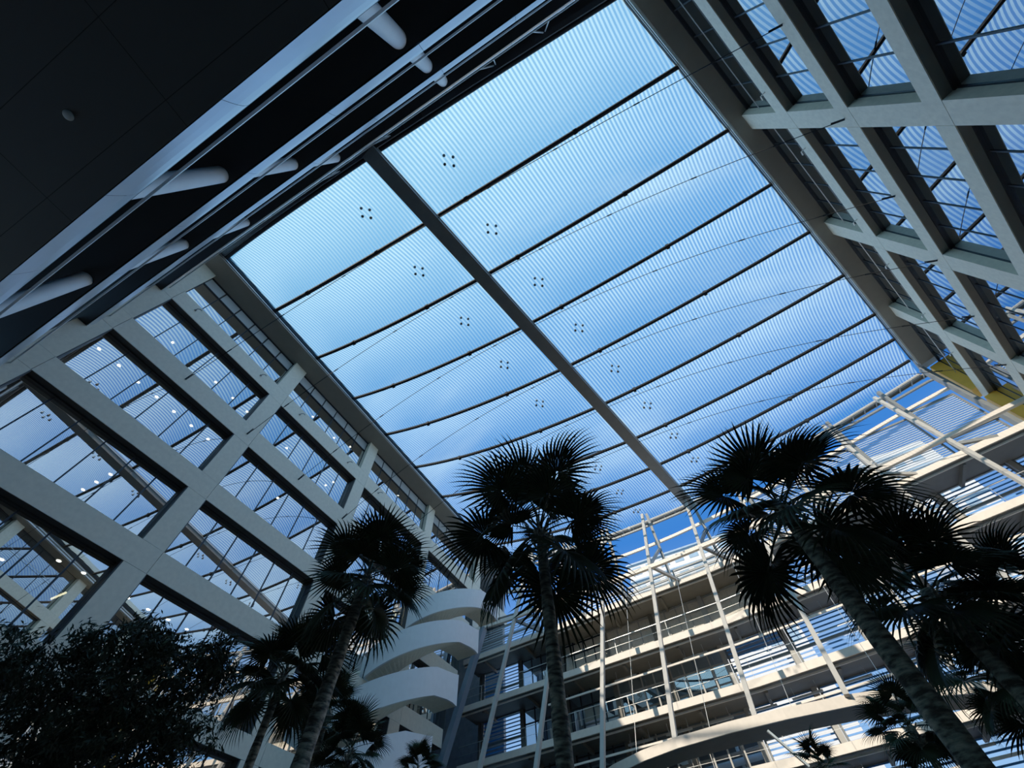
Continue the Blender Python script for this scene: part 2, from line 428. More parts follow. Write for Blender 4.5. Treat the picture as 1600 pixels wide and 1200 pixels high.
rown = ['top', 'second from top', 'third from top', 'fourth from top', 'fifth from top', 'lowest']
e = MB(); e.quad((-29, 27.6, -1.6), (-20.5, 24.6, -1.6), (-20.5, 29.9, 18.6), (-29, 31, 18.6)); e.build('end_partition', M['innerd'], wl)
for r, (z0, z1) in enumerate(rowsL):
    for k in range(4):
        ya, yb = colsL[k][1], colsL[k+1][0]
        if r > 1: yb = min(yb, YEND(z0)-.1)
        gxp = X0-.43 if r else X0-.36
        w, P = window((gxp, ya), (0, 1, 0), z0, z1, yb-ya, 6, M['pane'], (1, 0, 0), transom=z0+2.15 if r == 0 else None, head=0.0,
                      parent_lbl=f"ribbon window of the left facade, {rown[r]} row, {ORD[k]} bay from the dark balconies")
        if r == 0:
            s = MB(); L = yb-ya
            for q in range(6): s.quad(P(L*q/6+.05, z0+2.19, .012), P(L*(q+1)/6-.05, z0+2.19, .012), P(L*(q+1)/6-.05, z1-.05, .012), P(L*q/6+.05, z1-.05, .012))
            s.build('spandrel_panel', M['spandrel'], w)
        else:
            s = MB(); s.box(gxp, X0-.04, ya+.001, ya+.05, z0, z1); s.box(gxp, X0-.04, yb-.05, yb-.001, z0, z1); s.build('side_reveal', M['recess'], w)
# blue-white roller blinds / partitions behind the top rows
mb = MB()
for k in range(4): mb.box(-23.4, -23.3, colsL[k][1], colsL[k+1][0], 7.5, 10.7); 
mb.build('inner_partition', M['innerd'], wl)
# hooks along the top beam
hk = 0
for (y, z) in ((-.61, 23.38), (4.45, 23.36), (7.98, 23.34), (12.97, 23.32), (16.6, 23.3), (21.4, 23.3)):
    mb = MB(); mb.tube([(X0, y, z), (X0+.2, y, z), (X0+.27, y+.1, z+.05), (X0+.27, y+.22, z+.05)], .03, 6); mb.lathe((X0+.01, y, z-.04), [(.06, 0), (.06, .08)], 8)
    o = mb.build('wall_hook', M['grey_s']); hk += 1
    tag(o, f"small steel hook on the left facade top beam, {ORD[hk-1]} from the balconies", 'hook', 'facade hooks')
for q, t in enumerate((8.67, 12.26, 17.6, 21.41, 26.3, 30.6)):
    mb = MB(); a = RW(t, 23.15, 0); b = RW(t, 23.15, -.22); c = add(b, mul(RT, .22)); mb.tube([a, b, add(c, (0, 0, .05))], .03, 6)
    o = mb.build('wall_hook', M['rail'])
    tag(o, f"small steel hook on the right facade top beam, {ORD[q]} from the balconies", 'hook', 'facade hooks')
# ------------------------------------------------------------------ right facade
colsR = [(-7.9, -6.9), (1.0, 2.0), (9.93, 10.95), (18.85, 20.0), (27.7, 28.9), (35.3, 36.5)]
beamsR = [(6.9, 7.6), (10.8, 11.45), (14.75, 15.42), (18.7, 19.42), (22.6, 23.45)]
RB = 1.0
mb = MB()
for z0 in (7.0, 10.9, 14.9, 18.85, 22.75): rw_quad(mb, -9, 36.3, RB+.1, 9, z0, z0+.4)
rw_quad(mb, -9, 36.4, 9, 9.2, -1.6, 27)
rw_quad(mb, 36.2, 36.4, 1.6, 9.2, 19.4, 27.)
wr = mb.build('wall_right', M['inner']); struct(wr, 'deep pale concrete facade grid on the right')
mb = MB(); rw_quad(mb, -9, 36.5, -.5, 12, 27.75, 28.1); rw_quad(mb, -9, 36.5, .9, 12, 26.95, 27.2); mb.build('roof_slab', M['roofc'], wr)
for (z0, z1) in beamsR:
    b = MB()
    edges = [-9]+[c[1] for c in colsR[1:]]
    for k in range(len(edges)-1): rw_quad(b, edges[k], edges[k+1]-.02, 0, RB, z0, z1)
    b.build('beam', M['conc_r'], wr)
    s = MB(); rw_quad(s, -9, 36.5, .03, RB+.02, z0-.012, z0); s.build('beam_soffit', M['soffit'], wr)
for k, (t0, t1_) in enumerate(colsR):
    c = MB(); lv = [-1.6]+[z for b in beamsR for z in b]+[26.76]
    for q in range(0, len(lv), 2): rw_quad(c, t0, t1_, .006 if k < 5 else -.3, RB, lv[q]+.012, lv[q+1]-.012)  # last column pushed forward so that sun can catch it
    rw_quad(c, t0+.02, t1_-.02, .04, RB, -1.6, 26.7)
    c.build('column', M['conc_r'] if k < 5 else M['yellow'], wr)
rowsR = [(23.45, 26.75), (19.42, 22.6), (15.42, 18.7), (11.45, 14.75), (7.6, 10.8)]
darkp = M['recess']
for r, (z0, z1) in enumerate(rowsR):
    for k in range(5):
        ta, tb = colsR[k][1], colsR[k+1][0]
        p0 = RW(ta, 0, .42)
        w, P = window((p0[0], p0[1]), RT, z0, z1, tb-ta, 5, M['pane_r'], mul(RN, -1), head=0.,
                      parent_lbl=f"deep set window of the right facade, {rown[r]} row, {ORD[k]} bay along")
        if r == 0:
            s = MB(); s.tube([P(.1, z0+1.7, .2), P(tb-ta-.1, z0+1.7, .2)], .02, 6); s.build('guard_wire', M['rail'], w)
        else:
            s = MB(); s.bar(P(0, z0+.16, .04), P(tb-ta, z0+.16, .04), .32, .06, up=mul(RN, -1)); s.build('sill_frame', M['soffit'], w)
# diagonal bracing bars seen in the right windows are mirrored rafters: nothing to build
# ------------------------------------------------------------------ near balconies
def ny_(x): return -2.56-.0151*x
NX0, NX1 = -24., 13.
FL = [8.2, 13.05, 17.75, 22.6]
mb = MB()
for k, z in enumerate(FL):
    if k: mb.hexa([(NX0, -16, z+.02), (NX1, -16, z+.02), (NX1, ny_(NX1)-.05, z+.02), (NX0, ny_(NX0)-.05, z+.02)], [(NX0, -16, z+.7), (NX1, -16, z+.7), (NX1, ny_(NX1)-.05, z+.7), (NX0, ny_(NX0)-.05, z+.7)])
mb.box(NX0, NX1, -7.3, -7.0, 9, 25.2); mb.box(NX0, NX1, -16.2, -16, -1.6, 22.6)
for a, b in zip(range(-24, 13), range(-23, 14)):
    za, zb2 = roof_z(max(-18.9, min(9, a)), -2.2)+.25, roof_z(max(-18.9, min(9, b)), -2.2)+.25
    mb.hexa([(a, -7.3, za), (b, -7.3, zb2), (b, -2.65, zb2), (a, -2.65, za)], [(a, -7.3, za+.15), (b, -7.3, zb2+.15), (b, -2.65, zb2+.15), (a, -2.65, za+.15)])
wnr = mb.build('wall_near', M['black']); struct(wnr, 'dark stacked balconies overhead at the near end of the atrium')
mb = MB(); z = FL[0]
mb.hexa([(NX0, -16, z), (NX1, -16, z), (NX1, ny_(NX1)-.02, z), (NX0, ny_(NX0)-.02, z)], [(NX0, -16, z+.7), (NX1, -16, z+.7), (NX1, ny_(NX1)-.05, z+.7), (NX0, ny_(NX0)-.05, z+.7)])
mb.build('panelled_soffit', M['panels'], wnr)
hgt = [.95, .85, .75, .30]
for k, z in enumerate(FL):
    f = MB(); h = hgt[k]
    prof = [(.0, -.01), (.035, .2*h), (.06, .4*h), (.065, .6*h), (.045, .78*h), (-.01, .9*h), (-.09, .97*h), (-.22, h)]
    if k == 3: prof = [(-.02, 0), (.03, .04), (.04, h*.5), (.0, h)]
    sx = NX0
    while sx < NX1:
        ex = min(NX1, sx+2.9)-.012
        for q in range(len(prof)-1):
            (a, za), (b, zb) = prof[q], prof[q+1]
            f.quad((sx, ny_(sx)+a, z+za), (ex, ny_(ex)+a, z+za), (ex, ny_(ex)+b, z+zb), (sx, ny_(sx)+b, z+zb))
        sx += 2.9
    f.build('fascia', M['fascia'], wnr, smooth=True)
    rr = MB(); zr = z+(1.28 if k < 3 else .62)
    rr.bar((NX0, ny_(NX0)+.03, zr), (NX1, ny_(NX1)+.03, zr), .05, .045); rr.build('handrail', M['rail'], wnr)
    dk = MB(); dk.bar((NX0, ny_(NX0)-.12, z+(h+1.2)/2), (NX1, ny_(NX1)-.12, z+(h+1.2)/2), .06, 1.2-h+.1 if k < 3 else .3); dk.build('balustrade', M['black'], wnr)
lv = ['first', 'second', 'third', 'top']
pos = ['nearest the tall left facade', 'in the middle of the run', 'nearest the roof centre', 'beyond the roof spine']
for k in range(4):
    ztop = FL[k+1]+.02 if k < 3 else 25.0
    for q, x in enumerate((-13.25, -7.3, -1.2, 4.9)):
        mb = MB(); zb = FL[k]+.7; hh = ztop-zb
        mb.lathe((x, ny_(x)-.34, zb), [(.25, 0), (.25, .06), (.22, .1), (.215, hh-.02), (.21, hh)], 24)
        o = mb.build('round_column', M['colw'], smooth=True)
        tag(o, f"pale round column on the {lv[k]} dark balcony up, {pos[q]}", 'column', 'round balcony columns')
p = atz(107, 180, 8.2)
mb = MB(); mb.lathe((p[0], p[1], p[2]-.03), [(.05, 0), (.075, .012), (.08, .03)], 20)
tag(mb.build('ceiling_sensor', M['disc'], smooth=True), 'small pale round disc on the dark panelled ceiling', 'sensor')
# small braces under the top balcony
for q, x in enumerate((-9.2, -5.9, 0.3, 3.1)):
    mb = MB(); mb.bar((x, ny_(x)-.02, 23.2), (x+.9, ny_(x)-.02, roof_z(x+.9, -2.2)-.3), .05, .05)
    mb.bar((x+.9, ny_(x)-.02, 23.2), (x+1.0, ny_(x)-.02, roof_z(x+.9, -2.2)-.3), .04, .04)
    tag(mb.build('roof_strut', M['rail']), f"thin pale strut under the roof rim, {ORD[q]} from the left facade", 'strut', 'rim struts')
# ------------------------------------------------------------------ far gallery
DP = [(-22, 33.35), (-14, 32.62), (-7, 31.95), (0, 31.3), (4, 30.55), (8, 29.7), (14, 28.3), (20, 26.95), (27, 25.4), (34, 23.8)]
def dy(x):
    for (a, b), (c, d) in zip(DP, DP[1:]):
        if a <= x <= c: return b+(d-b)*(x-a)/(c-a)
    return DP[0][1] if x < DP[0][0] else DP[-1][1]
DECKS = [(17.95, 18.35), (14.42, 14.84), (10.80, 11.22), (7.25, 7.65), (3.7, 4.1)]
DD = 2.5
dn = ['top', 'second highest', 'third highest', 'fourth highest', 'lowest']
dxs = [-22+2*k for k in range(29)]
for k, (z0, z1) in enumerate(DECKS):
    t = thing('gallery_deck', f"long far gallery deck with beige edge and thin railing, {dn[k]} level", 'gallery deck', (0, dy(0), z0), 'far gallery decks')
    s = MB(); fa = MB(); lp = MB(); rl = MB()
    for a, b in zip(dxs, dxs[1:]):
        s.hexa([(a, dy(a), z0), (b, dy(b), z0), (b, dy(b)+DD, z0), (a, dy(a)+DD, z0)], [(a, dy(a), z1-.02), (b, dy(b), z1-.02), (b, dy(b)+DD, z1-.02), (a, dy(a)+DD, z1-.02)])
        fa.hexa([(a, dy(a)-.12, z0+.02), (b, dy(b)-.12, z0+.02), (b, dy(b), z0+.02), (a, dy(a), z0+.02)], [(a, dy(a)-.12, z1), (b, dy(b)-.12, z1), (b, dy(b), z1), (a, dy(a), z1)])
        lp.bar((a, dy(a)+.16, z0-.10), (b, dy(b)+.16, z0-.10), .07, .10)
        if k:
            for zz, w in ((1.08, .03), (.55, .012)): rl.bar((a, dy(a)-.05, z1+zz), (b, dy(b)-.05, z1+zz), w, w)
            if a % 4 == 0: rl.bar((a, dy(a)-.05, z1), (a, dy(a)-.05, z1+1.08), .02, .02)
    s.build('slab', M['undr'], t); fa.build('edge_beam', M['beige'], t); lp.build('drip_rail', M['beige'], t)
    if k: rl.build('railing', M['rail'], t)
    # cross joists under the deck
    if k < 4:
        for x in [-20+4.05*q for q in range(14)]:
            jb = MB(); jb.bar((x, dy(x)+.3, z0-.12), (x, dy(x)+DD, z0-.12), .18, .22); jb.build('joist', M['undr'], t)
# mid height tie tubes across open storeys
for k, z in enumerate((13.2, 9.6, 6.0)):
    mb = MB(); xs_ = [x for x in dxs if -15 <= x <= 27]
    mb.polybar([(x, dy(x)+.0, z) for x in xs_], .09, .10)
    o = mb.build('tie_tube', M['beige']); tag(o, f"slim beige tube across the far gallery opening under the {dn[k+1]} deck", 'tube', 'gallery tie tubes')
# slanted front posts
PD = (.1097, .3115, 1.)
GN = (.0965, 1., 0.)
def lean(x, z):
    """point of the leaning post plane"""
    nn = (0.09146792, 0.94785408, -0.30529701); a = (1.35*RS, 32.7*RS, 26.2*RS)
    return (x, (dot(a, nn)-nn[0]*x-nn[2]*z)/nn[1], z)
tops = [-17.9, -14.75, -10.75, -6.72, -2.80, 1.12, 5.1, 9.2, 13.4, 17.75]
for i, x in enumerate(tops):
    zt = roof_z(x, 31)-.15; pt = lean(x, zt); zb = 7.72 if 4 <= i <= 7 else -1.55
    pb = add(pt, mul(PD, zb-zt))
    mb = MB(); w = .24 if i else .5
    if i: mb.bar(pb, pt, w, .22, up=(1, 0, 0))
    else: mb.bar(pb, add(pb, mul(PD, 19.2-zb)), w, .4, up=(1, 0, 0))
    o = mb.build('slanted_post', M['white_s'] if i else M['blue_s'])
    tag(o, 'broad blue grey slanted post beside the white curved stair' if i == 0 else f"slim off-white slanted post before the far gallery, {ORD[i-1]} from the curved stair", 'post', 'slanted gallery posts')
    # back post: vertical, from gutter to the top deck
    if i:
        xb_ = x+.35; mb = MB(); g0 = (xb_, 31.3-.0965*(xb_-1.35)*1.0, 0)
        mb.bar((g0[0], g0[1], 18.2), (g0[0], g0[1], zt+.1), .30, .22, up=(1, 0, 0))
        tag(mb.build('facade_post', M['grey_s']), f"grey vertical post between top deck and roof gutter, {ORD[i-1]} from the stair", 'post', 'upper facade posts')
        node = lean(pt[0]+PD[0]*(18.85-zt), 18.85)
        nb = add(node, (0, 0, .0))
        mb = MB(); mb.bar(nb, (xb_+.5, dy(xb_+.5)-.02, 18.25), .2, .2); mb.bar(nb, (g0[0], g0[1], 21.4), .2, .2)
        tag(mb.build('knee_brace', M['grey_s'] if i % 2 else M['white_s']), f"forked steel brace joining slanted and vertical posts, {ORD[i-1]} from the curved stair", 'brace', 'gallery braces')
xc = 21.45; mb = MB(); mb.bar((xc, 29.25, 17.4), (xc, 29.25, 27.0), .42, .3, up=(1, 0, 0))
tag(mb.build('corner_post', M['grey_s']), 'grey corner post where the far gallery meets the right facade', 'post')
# tie beam through the nodes
mb = MB()
tb = [lean(-20.3, 19.45), lean(-15.8, 19.1), lean(-7.43, 18.85), lean(-2.5, 18.7), lean(4, 18.8), lean(12.6, 19.2), lean(17, 19.65), lean(21.9, 20.2)]
mb.polybar(tb, .26, .26); tag(mb.build('tie_beam', M['beige']), 'long beige beam joining the slanted posts above the top gallery deck', 'beam')
# purlins of the clear upper wall
def gy(x): return 31.3-.0965*(x-1.35)
for q, zf in enumerate((.16, .44, .70)):
    mb = MB(); xs_ = [-21+2.*k for k in range(22)]+[21.7]
    pz = lambda x: 18.4+(roof_z(max(-18.9, min(21, x)), 31)-18.4)*(1-zf+(.14*max(0, min(1, (x+2)/20)) if q == 1 else 0))
    mb.polybar([(x, gy(x)+.2, pz(x)) for x in xs_], .16, (.14, .22, .10)[q])
    o = mb.build('purlin', [M['grey_s'], M['beige'], M['undr']][q])
    tag(o, ['grey rail high across the clear wall over the top deck', 'beige rail across the middle of the clear upper wall', 'thin dark rail low on the clear upper wall'][q], 'rail', 'upper wall rails')
def louver(name_lbl, xa, xb, yf, z0, z1, pitch=.2, th_=.07, dep=.05, frame=True, group='louvre screens', sm='louver'):
    t = thing('louver_screen', name_lbl, 'louver screen', ((xa+xb)/2, yf((xa+xb)/2), z0), group)
    s = MB(); z = z0+.08
    while z < z1-.05:
        s.bar((xa, yf(xa), z), (xb, yf(xb), z), dep, th_); z += pitch
    s.build('slats', M[sm], t)
    f = MB()
    for x in (xa+.05, xb-.05): f.bar((x, yf(x)-.02, z0), (x, yf(x)-.02, z1), .1, .12, up=(1, 0, 0))
    f.bar((xa, yf(xa), z1), (xb, yf(xb), z1), .14, .12); f.bar((xa, yf(xa), (z0+z1)/2), (xb, yf(xb), (z0+z1)/2), .12, .16)
    f.build('frame', M['grey_s'], t)
    return t
bt = [-21.2]+[x+.35 for x in tops[1:]]+[21.5]
for i in range(len(bt)-1):
    a, b = bt[i]+.2, bt[i+1]-.2
    zt = 20.3 if i < 3 else (19.4 if i < 6 else 18.4+(roof_z(min(21, (a+b)/2), 31)-18.4)*.66)
    louver(f"white louvred screen above the top gallery deck, {ORD[i]} bay from the curved stair", a, b, lambda x: gy(x)+.35, 18.5, zt, .17 if i > 5 else .2, .05, group='upper louvre screens')
# rear wall of the galleries
def ry(x): return dy(x)+DD-.1
bays = [(-21.5+4.05*i, -21.5+4.05*(i+1)) for i in range(13)]
levels = [(14.84, 17.95, 'top'), (11.22, 14.42, 'second'), (7.65, 10.80, 'third'), (4.1, 7.25, 'fourth'), (-1.6, 3.7, 'ground')]
first_l = [6, 5, 5, 5, 6]
for k, (z0, z1, nm) in enumerate(levels):
    for i, (a, b) in enumerate(bays):
        c = MB(); c.bar((a, ry(a)-.05, z0), (a, ry(a)-.05, z1), .3, .3, up=(1, 0, 0))
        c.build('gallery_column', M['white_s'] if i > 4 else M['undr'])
        tag(bpy.data.objects[-1] if False else C.objects[-1], f"square column behind the {nm} gallery storey, {ORD[i] if i < 12 else 'last'} from the stair", 'column', 'gallery back columns')
        if i == 0 or i >= first_l[k]:
            louver(f"pale louvred screen behind the {nm} gallery storey, {ORD[i] if i < 12 else 'last'} bay from stair", a+.2, b-.1, ry, z0, z1, .25, .085, .03, group='gallery louvre screens', sm='louver_shade')
        else:
            t = thing('glazed_partition', f"glazed partition behind the {nm} gallery storey, {ORD[i]} bay from stair", 'partition', ((a+b)/2, ry((a+b)/2), z0), 'gallery partitions')
            f = MB(); w = (b-a-.35)/4
            for q in range(5): x = a+.2+w*q; f.bar((x, ry(x), z0), (x, ry(x), z1), .06, .09, up=(1, 0, 0))
            for zz in (z0+.05, z0+2.2, z1-.15): f.bar((a+.2, ry(a), zz), (b-.15, ry(b), zz), .08, .09)
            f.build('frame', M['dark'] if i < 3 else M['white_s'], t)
            g = MB(); g.quad((a+.2, ry(a)+.02, z0), (b-.15, ry(b)+.02, z0), (b-.15, ry(b)+.02, z1), (a+.2, ry(a)+.02, z1)); g.build('pane', M['screen'] if k == 0 and 1 < i < 6 else M['pane_g'], t)
            r = MB(); r.quad((a, ry(a)+3.2, z0), (b, ry(b)+3.2, z0), (b, ry(b)+3.2, z1), (a, ry(a)+3.2, z1))
            r.quad((a, ry(a)+.03, z1-.02), (b, ry(b)+.03, z1-.02), (b, ry(b)+3.2, z1-.02), (a, ry(a)+3.2, z1-.02))
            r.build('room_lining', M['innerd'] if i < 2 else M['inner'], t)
    # linear light tracks
    if 0 < k < 4:
        for q in range(7):
            x = -9+2.6*q; z = z1-.55
            mb = MB(); mb.bar((x, dy(x)+1.3, z), (x+1.7, dy(x+1.7)+1.3, z), .12, .10)
            for xx in (x+.2, x+1.5): mb.bar((xx, dy(xx)+1.3, z), (xx, dy(xx)+1.3, z1+.02), .02, .02, up=(1, 0, 0))
            tag(mb.build('light_track', M['disc']), f"pale linear light hung under the {nm} gallery ceiling, {ORD[q]} from the stair", 'light', 'gallery light tracks')
# thin tie rods beside the posts
for q, i in enumerate((3, 4, 5, 6)):
    x = tops[i]+1.6; zt = 18.3; pt = lean(x-.65, zt); pt = add(pt, (0, .6, 0)); pb = add(pt, mul(PD, 7.72-zt))
    mb = MB(); mb.tube([pb, pt], .010, 6)
    tag(mb.build('tie_rod', M['rail']), f"very thin pale rod hanging before the far gallery, {ORD[q]} from the curved stair", 'rod', 'tie rods')
# curved footbridge
br = [(-9.6, 28.4), (-8.4, 27.4), (-6.5, 26.4), (-4.6, 25.75), (-2, 25.35), (0.5, 25.25), (3.3, 25.4), (5.7, 26.0), (8.5, 27.3), (11.5, 29.)]
t = thing('curved_footbridge', 'curved pale footbridge sweeping in front of the far gallery under the slanted posts', 'footbridge', (0, 25.3, 7.45))
d = MB(); e = MB()
for (a, b), (c, f) in zip(br, br[1:]):
    d.hexa([(a, b+.1, 7.42), (c, f+.1, 7.42), (c, f+1.9, 7.42), (a, b+1.9, 7.42)], [(a, b+.1, 7.72), (c, f+.1, 7.72), (c, f+1.9, 7.72), (a, b+1.9, 7.72)])
    e.hexa([(a, b, 7.40), (c, f, 7.40), (c, f+.1, 7.40), (a, b+.1, 7.40)], [(a, b, 7.80), (c, f, 7.80), (c, f+.1, 7.80), (a, b+.1, 7.80)])
d.build('deck', M['undr'], t); e.build('edge_beam', M['beige'], t)
mb = MB(); mb.bar((-.48, 25.2, 7.15), (.45, 25.6, 5.9), .08, .34, up=(0, 1, 0))
tag(mb.build('slanted_fin', solid('pale blue painted steel', (.45, .55, .62), .4)), 'pale blue flat fin slanting down under the footbridge', 'fin')
# ------------------------------------------------------------------ white curved stair
st = thing('curved_staircase', 'white curved concrete staircase spiralling beside the far left corner', 'staircase', (-18.5, 22., -1.6))
def flight(ys, zt0, zb0, zt1, zb1, name='parapet'):
    R0, R1 = 3.9, 2.3; outer = []; inner = []; cy = ys+R0; nA = 22
    for k in range(nA+1):
        A = pi/2*k/nA; outer.append((-19.9+R0*sin(A), cy-R0*cos(A))); inner.append((-19.9+R1*sin(A), cy-R1*cos(A)))
    for k in range(1, 4): outer.append((-16.0, cy+.75*k*.8)); inner.append((-17.6, cy+.75*k*.8))
    outer.append((-16.0, cy+2.25)); inner.append((-17.6, cy+2.25))
    n = len(outer)-1; L = [0.]
    for a, b in zip(outer, outer[1:]): L.append(L[-1]+sqrt((a[0]-b[0])**2+(a[1]-b[1])**2))
    def f(k):
        return .86*(k/nA)**.92 if k <= nA else .86+.14*(k-nA)/(n-nA)
    zt = [zt0+(zt1-zt0)*f(k) for k in range(n+1)]; zb = [zb0+(zb1-zb0)*f(k) for k in range(n+1)]
    zb[-1] -= .22; zb[-2] -= .06
    p = MB()
    def band(path, w, top, bot):
        for k in range(n):
            a, b = path[k], path[k+1]
            p.v += [(a[0], a[1], bot[k]), (b[0], b[1], bot[k+1]), (b[0], b[1], top[k+1]), (a[0], a[1], top[k])]; q = len(p.v)-4; p.f.append((q, q+1, q+2, q+3)); p.m.append(0)
    inn = [(-19.9+(o[0]+19.9)*.965, cy+(o[1]-cy)*.965) if k <= nA else (o[0]-.14, o[1]) for k, o in enumerate(outer)]
    band(outer, 0, zt, zb); band(inn, 0, zt, zb)
    for k in range(n):
        p.quad((*outer[k], zb[k]), (*inn[k], zb[k]), (*inn[k+1], zb[k+1]), (*outer[k+1], zb[k+1]))
        p.quad((*outer[k], zt[k]), (*outer[k+1], zt[k+1]), (*inn[k+1], zt[k+1]), (*inn[k], zt[k]))
    p.quad((*outer[n], zb[n]), (*outer[n], zt[n]), (*inner[n], zt[n]), (*inner[n], zb[n]))
    p.build(name, M['plaster'], st)
    s = MB()
    for k in range(n):
        za, zb_ = zb[k], zb[k+1]
        s.hexa([(*inn[k], za+.01), (*inn[k+1], zb_+.01), (*inner[k+1], zb_-.04), (*inner[k], za-.04)], [(*inn[k], za+.22), (*inn[k+1], zb_+.22), (*inner[k+1], zb_+.17), (*inner[k], za+.17)])
    s.build('ramp_slab', M['conc'], st)
    ip = MB()
    for k in range(n):
        ip.quad((*inner[k], zb[k]-.05), (*inner[k+1], zb[k+1]-.05), (*inner[k+1], zt[k+1]), (*inner[k], zt[k]))
    ip.build('inner_parapet', M['plaster'], st)
flight(22.5, 17.12, 15.62, 19.5, 18.15)
flight(19.75, 13.2, 11.64, 16.0, 14.65)
flight(17.6, 9.5, 8.0, 12.35, 10.95)
flight(15.6, 5.9, 4.4, 8.8, 7.4)
# ------------------------------------------------------------------ lights inside the left offices
rows = {'second from top': (22.35, [(270,535),(337,597),(364,622),(386,643),(448,700),(509,758),(521,753)]),
        'third from top': (18.25, [(155,545),(186,571),(216,597),(245,620),(272,643),(299,665),(325,686),(434,778)]),
        'top': (26.7, [(489,651),(522,684),(547,698),(622,774)]),
        'fourth from top': (14.2, [(130,765),(151,753),(173,741)]),
        'fifth from top': (10.2, [(3,874),(92,876),(131,895),(200,934),(232,952),(263,968),(292,983)])}
for nm, (z, pts) in rows.items():
    for q, (u, v) in enumerate(pts):
        p = atz(u, v, z)
        mb = MB(); mb.lathe((p[0], p[1], z-.02), [(.0, 0), (.075, .0), (.085, .02)], 12)
        t = mb.build('ceiling_downlight', M['lamp'])
        tag(t, f"glowing downlight behind the {nm} left window row, {ORD[q]} from the balconies", 'downlight', 'office downlights')
        mb = MB(); mb.lathe((p[0], p[1], z-.005), [(.085, 0), (.12, 0), (.12, .03)], 12); mb.build('trim_ring', M['disc'], t)
a = atz(70, 940, 10.0); b = atz(103, 926, 10.0)
mb = MB(); mb.bar(a, b, .06, .05); o = mb.build('linear_lamp', M['lamp2']); tag(o, 'yellow glowing linear lamp inside the dim fifth row office', 'lamp')
p = atplane(612, 957, (-20.9, 0, 0), (1, 0, 0)); mb = MB()
mb.tube([(p[0], p[1]+.75*cos(2*pi*k/32), p[2]+.0+.75*sin(2*pi*k/32)*.35) if False else (p[0]-.4+.6*cos(2*pi*k/32), p[1]+.6*sin(2*pi*k/32), p[2]) for k in range(33)], .03, 6)
o = mb.build('ring_pendant', M['lamp2']); tag(o, 'glowing ring pendant lamp behind glass beside the curved stair', 'pendant lamp')
mb = MB(); mb.tube([(p[0]-.4, p[1]+.6, p[2]), (p[0]-.4, p[1]+.3, p[2]+1.)], .008, 4); mb.build('cord', M['dark'], o)
# ------------------------------------------------------------------ palms
def frond_mesh(seed):
    rnd = random.Random(seed); mb = MB()
    Lp = rnd.uniform(.95, 1.2); Rb = rnd.uniform(1.0, 1.2); n = 34; span = radians(rnd.uniform(255, 300))
    pts = [(Lp*k/6, 0, .10*sin(pi*k/6*.6)-.12*(k/6)**2) for k in range(7)]
    pe = MB(); pe.tube(pts, [.026, .022, .02, .018, .016, .015, .014], 6)
    hub = pts[-1]; da = span/n
    fold = rnd.uniform(.10, .28); droop = rnd.uniform(.18, .42)
    def P(r, a, lift=0., rr=1.):
        x = r*cos(a); y = r*sin(a); q = r/Rb
        z = fold*abs(y)-.12*x*q-droop*q**3*Rb*.75+lift
        return (hub[0]+x*rr, hub[1]+y*(1-.18*fold), hub[2]+z)
    for i in range(n):
        a0 = -span/2+da*i; a1 = a0+da; am = (a0+a1)/2
        Rl = Rb*(1-.22*(abs(am)/(span/2))**2)*rnd.uniform(.92, 1.06)
        fs = Rb*rnd.uniform(.40, .52); j = rnd.uniform(-.02, .02); td = rnd.uniform(.0, .28)
        r1, r2 = .05, fs
        A = [P(r1, a0), P(r1, am, .006), P(r1, a1)]; B = [P(r2*.6, a0), P(r2*.6, am, .02), P(r2*.6, a1)]; D = [P(r2, a0), P(r2, am, .028), P(r2, a1)]
        w = fs*da/2
        def tip(r, k, dz):
            ww = w*k/r
            return [P(r, am+j-ww, -dz), P(r, am+j, .02*k-dz), P(r, am+j+ww, -dz)]
        E = tip(fs+(Rl-fs)*.35, .80, td*.03); G = tip(fs+(Rl-fs)*.7, .5, td*.16); T = P(Rl, am+j*1.5, -td*.45)
        for X, Y in ((A, B), (B, D), (D, E), (E, G)):
            mb.quad(X[0], X[1], Y[1], Y[0]); mb.quad(X[1], X[2], Y[2], Y[1])
        mb.poly([G[0], G[1], T]); mb.poly([G[1], G[2], T])
    me = bpy.data.meshes.new('frond'); me.from_pydata(mb.v, [], mb.f); me.materials.append(M['leaf']); me.update()
    m2 = bpy.data.meshes.new('petiole'); m2.from_pydata(pe.v, [], pe.f); m2.materials.append(M['leaf']); m2.update()
    return me, m2
FR = [frond_mesh(s) for s in range(6)]
from mathutils import Matrix, Vector, Euler
